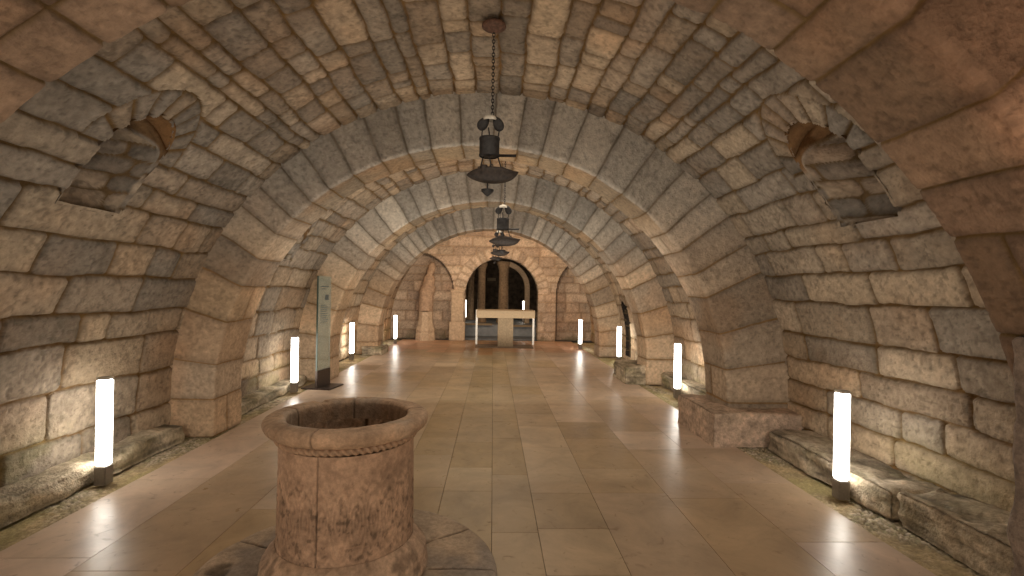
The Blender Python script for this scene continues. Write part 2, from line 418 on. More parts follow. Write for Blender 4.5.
# ---- back wall with doorway and two blind arches
def back_wall():
    yb = 16.85; res = .028
    x0, x1, z0, z1 = -3.6, 3.6, 0, 3.95
    XS = np.linspace(x0, x1, int((x1-x0)/res)+1); ZS = np.linspace(z0, z1, int((z1-z0)/res)+1)
    X, Z = np.meshgrid(XS, ZS, indexing='ij')
    rng = random.Random(5)
    ue, ve = layout(0, 4.0, x0, x1, rng, (.22, .36), (.32, .85))
    d, sid = stones(Z, X, ue, ve, 71, warp=.008, cr=.02)
    nb = int(sid.max())+1
    dx, dz, dr = .30, 1.56, 1.25
    rho = np.hypot(X-dx, Z-dz); th_ = np.arctan2(Z-dz, X-dx)
    ring = (Z > dz) & (rho < dr+.36) & (rho > dr-.05)
    q = th_/PI*19; fr = q-np.floor(q)
    d = np.where(ring, np.maximum(0, np.minimum(np.minimum(fr, 1-fr)*PI*rho/19, dr+.36-rho)), d)
    sid = np.where(ring, nb+np.clip(np.floor(q), 0, 18).astype(int), sid); nb += 20
    h, col = finish(Z, X, d, sid, ORANGE, 71, g=.012, depth=.012, off=.004, blotch=.25, mortar=(.36, .245, .15))
    Y = yb-h
    def blind(bx, bz, br, dep):
        r_ = np.hypot(X-bx, Z-bz)
        return (((Z > bz) & (r_ < br)) | ((Z <= bz) & (np.abs(X-bx) < br))), r_
    for bx, bz, br in ((-2.62, 1.66, 1.27), (3.42, 1.66, 1.25)):
        ins, r_ = blind(bx, bz, br, .35)
        Y = np.where(ins, Y+.38, Y)
        gl = (Z > bz-1.7) & (np.abs(np.where(Z > bz, r_, np.abs(X-bx))-br) < .035)
        col = np.where(gl[..., None], col*.35, col)
        col = np.where(ins[..., None], col*np.array([.9, .9, .92]), col)
    ins = ((Z > dz) & (rho < dr)) | ((Z <= dz) & (np.abs(X-dx) < dr))
    a = ins[:-1, :-1] & ins[1:, :-1] & ins[:-1, 1:] & ins[1:, 1:]
    moss = sm(.5, .0, Z)[..., None]*sm(-.1, .2, fbm(X*4, Z*4, 88, 3))[..., None]
    col = col*(1-moss*.6)+np.array([.10, .09, .04])*moss*.6
    P = np.stack([X, Y, Z], -1)
    o = link('wall_back', grid_mesh('wall_back', P, col, ~a), M_STONE); tag(o, kind='structure')
    # reveal of the doorway
    pts = [(dx-dr, z) for z in np.linspace(0, dz, 40)[:-1]]+[(dx-dr*math.cos(t), dz+dr*math.sin(t)) for t in np.linspace(0, PI, 90)]+[(dx+dr, z) for z in np.linspace(dz, 0, 40)[1:]]
    pts = np.array(pts); ts = np.concatenate([[0], np.cumsum(np.hypot(np.diff(pts[:, 0]), np.diff(pts[:, 1])))])
    W = np.linspace(0, .7, 20)
    U, V = np.meshgrid(ts, W, indexing='ij')
    ue, ve = layout(0, ts[-1]+.01, 0, .7, rng, (.22, .3), (.5, .9))
    d, sid = stones(U, V, ue, ve, 73)
    h, col = finish(U, V, d, sid, TAN, 73, depth=.012, off=.004)
    X = np.repeat(pts[:, 0:1], 20, 1); Z = np.repeat(pts[:, 1:2], 20, 1)
    X = X-np.sign(X-dx)*h*(Z < dz); Y = yb-.01+V
    o = link('door_1', grid_mesh('door', np.stack([X, Y, Z], -1), col), M_STONE); tag(o, kind='structure')
back_wall()

# ---- floor: polished slabs laid in long strips, one mesh
def slab_floor():
    rng = random.Random(9)
    bm = bmesh.new(); lay = bm.verts.layers.float_color.new('Col')
    xs = [-3.0]
    while xs[-1] < 2.3: xs.append(xs[-1]+rng.choice([.32, .4, .5, .6, .62]))
    xs[-1] = 2.68
    pal = [(.40, .305, .19), (.42, .325, .205), (.38, .285, .165), (.41, .315, .20), (.36, .265, .145), (.44, .345, .225)]
    g = .0022
    for i in range(len(xs)-1):
        y = -2.6-rng.random()*.8
        while y < 16.9:
            l = rng.uniform(.55, 1.35); ya = max(y, -2.6); yb = min(y+l, 16.9)
            c = rng.choice(pal); k = rng.uniform(1.02, 1.2)
            cxm = (xs[i]+xs[i+1])/2
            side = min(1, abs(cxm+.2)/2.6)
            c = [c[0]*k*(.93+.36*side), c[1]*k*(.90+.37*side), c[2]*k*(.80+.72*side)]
            if yb > 14.2: c = [c[0]*1.05, c[1]*.82, c[2]*.7]  # far slabs reddened in colour to imitate orange light and reflection
            if yb-ya > .03:
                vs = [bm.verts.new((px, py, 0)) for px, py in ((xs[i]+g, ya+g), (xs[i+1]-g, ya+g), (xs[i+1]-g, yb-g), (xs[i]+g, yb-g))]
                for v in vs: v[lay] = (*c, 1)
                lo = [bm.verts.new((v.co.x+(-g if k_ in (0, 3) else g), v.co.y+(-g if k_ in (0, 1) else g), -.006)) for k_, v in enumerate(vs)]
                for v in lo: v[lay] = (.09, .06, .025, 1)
                bm.faces.new(vs)
                for k_ in range(4): bm.faces.new((vs[k_], lo[k_], lo[(k_+1) % 4], vs[(k_+1) % 4]))
            y += l
    o = bm_obj('floor', bm, M_FLOOR); tag(o, kind='structure')
slab_floor()

def ground_plate():
    bm = bmesh.new()
    vs = [bm.verts.new(p) for p in ((-4.9, -2.7, -.07), (4.9, -2.7, -.07), (4.9, 24.5, -.07), (-4.9, 24.5, -.07))]
    bm.faces.new(vs)
    o = bm_obj('ground', bm, simple_mat('packed_earth', (.10, .075, .045), .95, 0, 6, .4, .4)); tag(o, kind='structure')
ground_plate()

# ---- pebble strips along both walls
def pebbles(x0, x1, y0, y1, res, label, seed):
    XS = np.linspace(x0, x1, max(6, int((x1-x0)/res))+1); YS = np.linspace(y0, y1, int((y1-y0)/res)+1)
    X, Y = np.meshgrid(XS, YS, indexing='ij')
    f1, f2, idv = worley(X*26+1.5*fbm(X*9, Y*9, seed, 2), Y*26, seed)
    e = f2-f1
    bare = sm(-.05, .12, fbm(X*2.2, Y*1.1, seed+2, 3))
    h = -.030+(.020*sm(0, .45, e))*(.35+.65*bare)+.012*fbm(X*2, Y*2, seed+3, 3)
    pal = np.array([(.55, .46, .31), (.64, .54, .4), (.44, .37, .24), (.7, .6, .45), (.46, .41, .26)])
    col = pal[(idv*5).astype(int) % 5]
    gap = (1-sm(.05, .3, e))[..., None]
    col = col*(1-gap*.7)+np.array([.07, .055, .03])*gap*.7
    dirt = (1-bare)[..., None]*.8
    col = col*(1-dirt)+np.array([.5, .38, .21])*(1+1.2*fbm(X*7, Y*7, seed+4, 4))[..., None]*dirt
    mossy = sm(.02, .2, fbm(X*3, Y*1.6+9, seed+5, 3))[..., None]*.6
    col = col*(1-mossy)+np.array([.36, .31, .13])*mossy
    o = link('gravel', grid_mesh('gravel', np.stack([X, Y, h], -1), np.clip(col, .01, 1)), M_GRAV)
    tag(o, label, 'gravel', kind='stuff')
pebbles(-3.55, -2.995, 1.6, 6.2, .012, 'mossy pebble strip between the polished floor and the left wall, near part', 81)
pebbles(2.675, 3.5, 1.6, 6.2, .012, 'pebble strip between the polished floor and the right wall, near part', 82)
pebbles(-3.5, -2.995, 6.2, 16.8, .03, 'earthy pebble strip along the left wall, far part', 83)
pebbles(2.675, 3.5, 6.2, 16.8, .03, 'earthy pebble strip along the right wall, far part', 84)

# ---- rough stone blocks: ledges and plinths
def block(name, x0, x1, y0, y1, z0, z1, seed, label, cat, res=.022, amp=.035, rnd=.05, col=(.6, .5, .36), moss=.35, strat=.5, rake=0.):
    cx, cy = (x0+x1)/2, (y0+y1)/2
    ext = np.array([x1-x0, y1-y0, z1-z0]); n = np.maximum(2, (ext/res).astype(int))
    bm = bmesh.new(); lay = bm.verts.layers.float_color.new('Col')
    key = {}
    def vert(i, j, k):
        kk = (i, j, k)
        if kk not in key: key[kk] = bm.verts.new((i/n[0]*ext[0]-ext[0]/2, j/n[1]*ext[1]-ext[1]/2, k/n[2]*ext[2]))
        return key[kk]
    def face(f, a, b_):
        for p in range(a):
            for q in range(b_): bm.faces.new([f(p, q), f(p+1, q), f(p+1, q+1), f(p, q+1)])
    face(lambda p, q: vert(p, q, n[2]), n[0], n[1])
    face(lambda p, q: vert(0, p, q), n[1], n[2]); face(lambda p, q: vert(n[0], p, q), n[1], n[2])
    face(lambda p, q: vert(p, 0, q), n[0], n[2]); face(lambda p, q: vert(p, n[1], q), n[0], n[2])
    hx, hy, hz = ext/2
    for v in bm.verts:
        p = v.co.copy()
        # round the arrises
        c = Vector((max(-hx+rnd, min(hx-rnd, p.x)), max(-hy+rnd, min(hy-rnd, p.y)), min(ext[2]-rnd, p.z)))
        dd = p-c
        if dd.length > rnd: p = c+dd.normalized()*rnd
        w = Vector((p.x+cx+seed*3.1, p.y+cy, p.z*1.8))
        nn = mnoise.fractal(w*3.2, 1., 2., 5)
        n2 = mnoise.fractal(Vector((w.x*5, w.y*1.5, w.z*16)), 1., 2., 3)
        nv = dd.normalized() if dd.length > 1e-5 else Vector((0, 0, 1))
        p += nv*(amp*nn+amp*strat*.6*n2)
        if p.z > ext[2]*.5: p.z += rake*(p.x/hx)
        p.z = max(p.z, -.02) if v.co.z > 1e-6 else 0.
        v.co = p
        t = .62+.55*(mnoise.fractal(w*7, 1., 2., 5)*.5+.5)
        cc = [a_*t for a_ in col]
        dark = max(0, min(1, .35-2.2*n2*strat-.9*nn))*(.6 if strat > .2 else .3)
        cc = [a_*(1-dark) for a_ in cc]
        mo = max(0, min(1, mnoise.fractal(w*2.3+Vector((5, 5, 5)), 1., 2., 4)*1.8))*moss
        cc = [a_*(1-mo)+b_*mo for a_, b_ in zip(cc, (.15, .145, .04))]
        v[lay] = (*cc, 1)
    o = bm_obj(name, bm, M_ROCK, smooth=True); o.location = (cx, cy, z0)
    bmx = None
    return tag(o, label, cat)

block('stone_ledge', -3.6, -3.28, 2.2, 3.35, 0, .17, 1, 'rough low stone ledge at the left edge of the photo, nearer than the bollard', 'stone ledge', moss=.2, rnd=.03, amp=.03)
block('stone_ledge', -3.6, -3.28, 3.37, 5.5, 0, .18, 2, 'eroded stone ledge behind the nearest left bollard, ending at the arch foot', 'stone ledge', moss=.25, rnd=.03, amp=.03)
block('stone_ledge', 2.98, 3.5, 2.25, 3.55, 0, .25, 3, 'rough stone ledge along the right wall, running from the bollard toward the viewer', 'stone ledge', moss=.25, strat=.35, rnd=.035)
block('stone_ledge', 2.98, 3.5, 3.6, 5.3, 0, .22, 4, 'rough stone ledge between the nearest right bollard and the big plinth', 'stone ledge', moss=.3, col=(.56, .46, .34))
block('stone_plinth', 2.42, 3.5, 5.35, 6.42, 0, .37, 5, 'big pinkish stone plinth under the right foot of the large arch', 'stone plinth', amp=.018, rnd=.03, col=(.68, .50, .37), moss=.08, strat=.08)
block('stone_ledge', 3.09, 3.5, 6.47, 8.98, 0, .24, 6, 'low mossy stone ledge behind the second right bollard', 'stone ledge', res=.03, moss=.5)
block('stone_plinth', 2.44, 3.4, 9.05, 10.0, 0, .32, 7, 'smaller weathered stone plinth near the third right bollard', 'stone plinth', res=.03, amp=.03, rnd=.06, moss=.35)
block('stone_plinth', -3.3, -2.78, 12.75, 13.55, 0, .2, 8, 'low rough footing stone under the left foot of the farthest arch', 'stone plinth', res=.03, amp=.03, rnd=.05)
block('stone_ledge', -3.55, -3.23, 6.3, 9.0, 0, .13, 12, 'low footing stone along the left wall between glass panel and large arch', 'stone ledge', res=.03)
block('stone_pier', 2.36, 3.3, 1.5, 2.2, 0, 1.5, 9, 'dark grey stone pier at the right edge of the photo', 'stone pier', res=.03, amp=.02, rnd=.05, col=(.36, .29, .24), moss=.03, strat=.1)

# ---- half column stub against the back wall and rib remains above
def lathe(bm, prof, seg=32, cx=0, cy=0, sx=1, sy=1, rz=0.):
    rings = []
    for r, z in prof:
        rings.append([bm.verts.new((cx+sx*r*math.cos(2*PI*k/seg+rz), cy+sy*r*math.sin(2*PI*k/seg+rz), z)) for k in range(seg)])
    for a_, b_ in zip(rings[:-1], rings[1:]):
        for k in range(seg): bm.faces.new((a_[k], a_[(k+1) % seg], b_[(k+1) % seg], b_[k]))
    return rings
def cap(bm, ring, flip=False): bm.faces.new(ring[::-1] if flip else ring)

M_PIL = stone_mat('pilaster_stone', attr=False, base=(.50, .37, .25), var=.3, bump=.4, scale=.6)
M_COLM2 = stone_mat('broken_shaft_stone', attr=False, base=(.44, .30, .20), var=.4, bump=.8, scale=.5)
M_COLM = stone_mat('column_stone', attr=False, base=(.34, .23, .14), var=.4, bump=.4, scale=.6)
t = empty('pilaster', (-2.22, 16.75, 0), 0, 'pale broken pilaster with flared base against the back wall, left of doorway', 'pilaster')
bm = bmesh.new(); rg = lathe(bm, [(.34, 0), (.34, .18), (.31, .26), (.33, .34), (.27, .5), (.245, .62), (.235, .95)], 8, rz=PI/8); cap(bm, rg[-1]); bm_obj('base', bm, M_PIL, t)
bm = bmesh.new(); rg = lathe(bm, [(.235-.0*k+.02*((k*7) % 5)/5, .951+k*.055) for k in range(16)]+[(.2-.010*k+.03*((k*5) % 7)/7, 1.83+k*.055) for k in range(15)], 14)
for v in bm.verts:
    n_ = mnoise.noise_vector(v.co*5); v.co += n_*.055; v.co.x += .16*max(0, v.co.z-1.5); v.co.y += .12*max(0, v.co.z-1.4)
cap(bm, rg[-1]); bm_obj('broken_shaft', bm, M_COLM2, t, True)
# moulded jamb piers beside the doorway
t = empty('pilaster', (-1.18, 16.8, 0), 0, 'square pale pilaster with a plain base forming the left side of the doorway', 'pilaster')
def bx(bm, x0, x1, y0, y1, z0, z1, bev=0.):
    r = bmesh.ops.create_cube(bm, size=1)
    for v in r['verts']:
        v.co = Vector(((x0+x1)/2+v.co.x*(x1-x0), (y0+y1)/2+v.co.y*(y1-y0), (z0+z1)/2+v.co.z*(z1-z0)))
    if bev:
        es = list({e for v in r['verts'] for e in v.link_edges})
        bmesh.ops.bevel(bm, geom=es, offset=bev, segments=2, affect='EDGES')
bm = bmesh.new(); bx(bm, -.26, .26, -.12, .1, 0, .62, .02); bm_obj('base', bm, M_PIL, t)
bm = bmesh.new(); bx(bm, -.2, .2, -.06, .1, .62, 1.6, .015); bm_obj('shaft', bm, M_PIL, t)
bm = bmesh.new(); bx(bm, -.23, .23, -.09, .1, 1.6, 1.7, .02); bm_obj('capital', bm, M_PIL, t)

# ------------------------------------------------------------------ room behind the doorway
bm = bmesh.new(); bx(bm, -3, 4, 17.55, 24, -.06, .0); tag(bm_obj('floor', bm, simple_mat('grey_floor', (.16, .165, .17), .5, 0, 5, .2)), kind='structure')
bm = bmesh.new(); bx(bm, -3, 4, 18.6, 24, .0, .42, .01); tag(bm_obj('floor', bm, simple_mat('grey_platform', (.26, .27, .28), .6, 0, 5, .2)), kind='structure')
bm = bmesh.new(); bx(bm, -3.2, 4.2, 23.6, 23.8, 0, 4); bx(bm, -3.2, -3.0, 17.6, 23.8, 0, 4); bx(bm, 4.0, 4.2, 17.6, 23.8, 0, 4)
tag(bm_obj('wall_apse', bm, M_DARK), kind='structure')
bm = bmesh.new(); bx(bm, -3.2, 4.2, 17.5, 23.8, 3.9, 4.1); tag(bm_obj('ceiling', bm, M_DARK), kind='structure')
bm = bmesh.new(); bx(bm, -1.3, .0, 18.45, 18.62, .40, .47, .01); bx(bm, .78, 1.5, 18.45, 18.62, .36, .43, .01)
tag(bm_obj('trim_90', bm, M_ALTAR), kind='structure')

def column(x, y, r, z1, label, cap_z=2.55):
    t = empty('column', (x, y, .42), 0, label, 'column')
    bm = bmesh.new(); rg = lathe(bm, [(r*1.4, 0), (r*1.4, .1), (r*1.25, .16), (r*1.3, .22), (r*1.05, .3)], 20); bm_obj('base', bm, M_COLM, t, True)
    c = cap_z-.42
    bm = bmesh.new(); lathe(bm, [(r*1.02, .3), (r, 1.2), (r*.95, c)], 20); bm_obj('shaft', bm, M_COLM, t, True)
    bm = bmesh.new(); rg = lathe(bm, [(r*.95, c), (r*1.1, c+.03), (r*.98, c+.07), (r*1.15, c+.25), (r*1.45, c+.36), (r*1.45, c+.46)], 20); cap(bm, rg[-1]); bm_obj('capital', bm, M_COLM, t, True)
    return t
column(-.46, 20., .155, 2.6, 'slender stone column seen through the doorway, left one', 2.35)
column(.42, 20., .2, 2.6, 'thicker stone column seen through the doorway, behind the altar', 2.4)
column(-.95, 21.6, .14, 2.6, 'dim stone column deep behind the doorway, near the left door edge', 2.2)
# curved rib springing from the thick column to the right
bm = bmesh.new(); prev = None
for k in range(25):
    if k <= 18: a_ = PI/2*(1-k/18); c0 = (.42+.95*math.cos(a_), 1.78+1.0*math.sin(a_)); nrm = (math.cos(a_), math.sin(a_))
    else: c0 = (1.37, 1.78-(k-18)*.26); nrm = (1, 0)
    ring = [bm.verts.new((c0[0]+nrm[0]*p, y_, c0[1]+nrm[1]*p)) for p, y_ in ((-.09, 19.85), (.09, 19.85), (.09, 20.3), (-.09, 20.3))]
    if prev:
        for j in range(4): bm.faces.new((prev[j], prev[(j+1) % 4], ring[(j+1) % 4], ring[j]))
    prev = ring
tag(bm_obj('trim_91', bm, M_PIL), kind='structure')
bm = bmesh.new(); bx(bm, -.28, .12, 23.45, 23.58, 2.15, 2.3, .01); tag(bm_obj('beam', bm, M_ALTAR), kind='structure')

# ------------------------------------------------------------------ the well
def rough_lathe(name, prof, loc, seg, hfun, cfun, parent=None, m=M_WELL, res=.012):
    if parent is not None: prof = [(r*.915, z) for r, z in prof]
    # resample the profile evenly, then push the surface by hfun along its normal
    pr = np.array(prof); L_ = np.concatenate([[0], np.cumsum(np.hypot(*np.diff(pr, axis=0).T))])
    n = int(L_[-1]/res)+2; s = np.linspace(0, L_[-1], n)
    r = np.interp(s, L_, pr[:, 0]); z = np.interp(s, L_, pr[:, 1])
    for _ in range(2): r[1:-1] = (r[:-2]+2*r[1:-1]+r[2:])/4; z[1:-1] = (z[:-2]+2*z[1:-1]+z[2:])/4
    dr = np.gradient(r); dz = np.gradient(z); q = np.hypot(dr, dz)+1e-9; nr, nz = dz/q, -dr/q
    th_ = np.linspace(0, 2*PI, seg+1)
    S, T = np.meshgrid(s, th_, indexing='ij')
    Rr = r[:, None]+0*S; Zz = z[:, None]+0*S
    # seamless noise through x,y,z instead of the angle
    h = hfun(T, Rr, Zz); R2 = Rr+nr[:, None]*h; Z2 = Zz+nz[:, None]*h
    P = np.stack([R2*np.cos(T), R2*np.sin(T), Z2], -1)
    o = link(name, grid_mesh(name, P, np.clip(cfun(T, Rr, Zz, h), .01, 1)), m, parent)
    if loc: o.location = loc
    return o
def cyc(T, Zz, f, seed, octv=4):
    # angular noise that closes on itself
    w = sm(0, .6, T)*(1-sm(2*PI-.01, 2*PI, T)*0)
    a_ = fbm(T*.42*f, Zz*f, seed, octv); b_ = fbm((T+2*PI)*.42*f, Zz*f, seed, octv)
    return b_*(1-w)+a_*w
WX, WY = -.785, 2.8
base_c = np.array([.50, .36, .255])
def seam(T, a_, w): return np.exp(-((T-a_)/w)**2)
well = empty('well', (WX, WY, .104), 0, 'round carved stone well head with open rim and worn reliefs, standing on a stone disc', 'well')
# base moulding
def hb(T, r, z): return .012*cyc(T, z, 8, 90)-.006*seam(T, 4.58, .012)+.004*np.sin(T*70)*((z > .06) & (z < .115))
def cb(T, r, z, h):
    c = base_c*(1+.9*cyc(T, z, 6, 91))[..., None]; dk = sm(0, .25, cyc(T, z, 14, 92))[..., None]*.5
    return c*(1-dk)*np.where((z < .02), .6, 1)[..., None]
rough_lathe('base', [(.40, 0), (.475, 0), (.485, .04), (.485, .055), (.47, .06), (.472, .12), (.46, .135), (.445, .14), (.43, .17), (.405, .195), (.395, .2)], None, 420, hb, cb, well)
# drum with worn interlaced relief
def hd(T, r, z):
    zz = (z-.2)/.54
    A = T*13; arc = np.abs(np.sin(A))
    pat = np.cos(A*2+6*np.sin(zz*9))*np.cos(zz*34+3*np.sin(A))
    cir = np.cos(np.hypot(((T*4.2) % 1-.5)*2.2, (zz-.38)*4.2)*15)
    rel = (.5*pat+.5*cir)
    band = sm(.95, .62, zz)*sm(.0, .06, zz)
    return .0035*np.clip(rel, -.6, .7)*band+.006*cyc(T, z, 7, 93)+.006*cyc(T, z, 22, 94)-.008*seam(T, 4.58, .010)*(.5+.5*band)
def cd(T, r, z, h):
    zz = (z-.2)/.54
    c = base_c*1.08*np.array([1.05, 1., .98])*(1+.3*cyc(T, z, 6, 95))[..., None]
    rel = sm(.003, -.006, h)[..., None]
    c = c*(1-.38*rel)
    dk = sm(-.02, .2, cyc(T, z, 5, 96)+.16*sm(.7, .35, zz)-.05)[..., None]*.25
    c = c*(1-dk)
    sp = sm(.10, .2, cyc(T, z, 34, 97))[..., None]*.45*sm(.95, .5, zz)[..., None]
    return c*(1-sp)*(1-.3*seam(T, 4.58, .010))[..., None]
rough_lathe('drum', [(.393, .2), (.39, .3), (.388, .55), (.386, .73)], None, 620, hd, cd, well, res=.008)
# rope moulding
def hr(T, r, z): return .0035*np.sin(T*62+z*120)+.004*cyc(T, z, 12, 98)
def cr_(T, r, z, h): return base_c*np.array([.95, .9, .85])*(.75+.3*sm(-.006, .006, h))[..., None]
rough_lathe('rope_moulding', [(.386, .735), (.402, .741), (.410, .754), (.406, .768), (.392, .774)], None, 900, hr, cr_, well, res=.006)
# rim
def hm(T, r, z):
    chip = -.03*sm(.18, .3, cyc(T, z*.5, 7, 99))
    return .009*cyc(T, z, 6, 100)+.004*cyc(T, z, 24, 101)+chip*(r > .33)-.008*(seam(T, 4.58, .008)+seam(T, .35, .02)+seam(T, 1.75, .012)+seam(T, 2.9, .012))
def cm(T, r, z, h):
    top = sm(.835, .85, z)[..., None]
    c = np.array([.50, .35, .235])*(1+.8*cyc(T, z+r*2, 6, 102))[..., None]
    g = np.array([.43, .35, .275])*(1+.8*cyc(T, r*3, 9, 103))[..., None]
    gm = sm(0, .2, cyc(T, r*2, 5, 104))[..., None]*.7
    c = c*(1-gm)+g*gm
    ins = (r < .316)[..., None]
    c = np.where(ins, c*.8, c)
    dk = (seam(T, 4.58, .012)+seam(T, .35, .03)+seam(T, 1.75, .018)+seam(T, 2.9, .018))[..., None]
    return c*(1-.5*np.clip(dk, 0, 1))
rough_lathe('rim', [(.385, .772), (.41, .775), (.445, .785), (.470, .808), (.477, .83), (.474, .852), (.46, .862), (.42, .866), (.37, .867), (.352, .864), (.347, .855), (.342, .83), (.34, .75)], None, 520, hm, cm, well)
# inner shaft of stone courses
def layout_shaft():
    rng = random.Random(3); return layout(-.2, 2.4, 0, 2.1, rng, (.17, .23), (.35, .55))
_sue, _sve = layout_shaft()
def hs(T, r, z):
    d, sid = stones(-z+.8, T*.327, _sue, _sve, 105, warp=.006, cr=.015); hs.c = finish(-z+.8, T*.327, d, sid, [(.5, .37, .25), (.46, .34, .24), (.53, .39, .28)], 105, depth=.008, off=.003)
    return hs.c[0]
rough_lathe('shaft', [(.34, .755), (.34, .0)], None, 260, hs, lambda T, r, z, h: hs.c[1], well)
bm = bmesh.new(); bmesh.ops.create_circle(bm, cap_ends=True, segments=48, radius=.33)
for v in bm.verts: v.co.z = .01
bm_obj('shaft_bottom', bm, M_DARK, well)
# the disc the well stands on
def hdisc(T, r, z):
    k = 9; q = T/(2*PI)*k+.1*np.sin(T*3); fr = np.minimum(q % 1, 1-q % 1)
    j = -.02*np.exp(-(fr*2*PI*r/k/.007)**2)*((r > .45))
    x, y = r*np.cos(T), r*np.sin(T)
    return j+.016*fbm(x*5, y*5, 106, 4)+.012*fbm(x*1.8+4, y*1.8, 107, 2)-.02*sm(.15, .28, fbm(x*3+9, y*3, 108, 4))
def cdisc(T, r, z, h):
    x, y = r*np.cos(T), r*np.sin(T)
    c = np.array([.46, .36, .26])*(1+.9*fbm(x*4, y*4, 109, 5))[..., None]
    g = sm(.0, .18, fbm(x*2.2+5, y*2.2, 110, 4))[..., None]*.7; c = c*(1-g)+np.array([.27, .245, .22])*g
    dk = sm(-.004, -.02, h)[..., None]*.65
    return c*(1-dk)
o = rough_lathe('stone_disc', [(.835, 0), (.84, .05), (.83, .085), (.81, .1), (.6, .104), (.3, .104)], (WX, WY, 0), 520, hdisc, cdisc)
tag(o, 'flat round cracked stone disc on the floor under the well', 'stone disc')

# ------------------------------------------------------------------ bollard lights
def rod(bm, a_, b_, r, seg=8):
    a_ = Vector(a_); b_ = Vector(b_); d = (b_-a_); q = d.to_track_quat('Z', 'Y')
    rings = [[bm.verts.new(p+q @ Vector((r*math.cos(2*PI*k/seg), r*math.sin(2*PI*k/seg), 0))) for k in range(seg)] for p in (a_, b_)]
    for k in range(seg): bm.faces.new((rings[0][k], rings[0][(k+1) % seg], rings[1][(k+1) % seg], rings[1][k]))
    bm.faces.new(rings[0][::-1]); bm.faces.new(rings[1])

def copy_tree(o, parent=None):
    c = o.copy(); C.objects.link(c)
    if parent is not None: c.parent = parent
    for ch in list(o.children): copy_tree(ch, c)
    return c
def bollard():
    t = empty('bollard_light', (0, 0, 0), 0, 'x', 'bollard light')
    bm = bmesh.new(); bx(bm, -.047, .047, -.047, .047, 0, .155, .006); bm_obj('base', bm, M_GREY, t)
    bm = bmesh.new(); bx(bm, -.045, .045, -.045, .045, .156, .872, .012); bm_obj('diffuser', bm, M_LIT, t, True)
    bm = bmesh.new(); bx(bm, -.045, .045, -.045, .045, .868, .888, .006); bm_obj('cap', bm, M_CAP, t)
    return t
B = bollard()
BL = [(-3.20, 4.27, 'glowing white bollard light before the left ledge, closest to the well'),
      (-3.13, 8.07, 'glowing white bollard light just left of the glass panel'),
      (-3.27, 11.8, 'glowing white bollard light by the left wall, next one beyond the glass panel'),
      (-2.98, 15.5, 'small glowing bollard light beside the pale pilaster, far end of left row'),
      (2.89, 4.01, 'glowing white bollard light before the right ledge, nearest of the right row'),
      (2.97, 7.89, 'glowing white bollard light just beyond the big right plinth'),
      (3.03, 11.83, 'glowing white bollard light by the dark side opening in the right wall'),
      (2.60, 14.7, 'small glowing bollard light at the far end of the right row')]
for i, (x, y, lb) in enumerate(BL):
    o = B if i == 0 else copy_tree(B)
    o.location = (x, y, 0); o['label'] = lb; o['group'] = 'bollard lights along the walls'
for x, y, lb in ((-1.13, 20.6, 'thin glowing bollard light inside the doorway at its left edge'), (1.28, 20.6, 'thin glowing bollard light behind the right end of the altar table')):
    o = copy_tree(B); o.location = (x, y, .42); o['label'] = lb; o['group'] = 'bollard lights beyond the doorway'
    for ch in o.children:
        if ch.name.startswith('diffuser'):
            ch.data = ch.data.copy(); ch.data.materials[0] = M_LIT2

# ------------------------------------------------------------------ hanging oil lamps
def torus(bm, c, R_, r, axis, stretch=1.3, n=10, k=6):
    rings = []
    for i in range(n):
        a_ = 2*PI*i/n; ring = []
        for j in range(k):
            b_ = 2*PI*j/k; q = R_+r*math.cos(b_); p = (q*math.cos(a_), r*math.sin(b_), q*math.sin(a_)*stretch)
            if axis: p = (p[1], p[0], p[2])
            ring.append(bm.verts.new((c[0]+p[0], c[1]+p[1], c[2]+p[2])))
        rings.append(ring)
    for i in range(n):
        for j in range(k): bm.faces.new((rings[i][j], rings[(i+1) % n][j], rings[(i+1) % n][(j+1) % k], rings[i][(j+1) % k]))

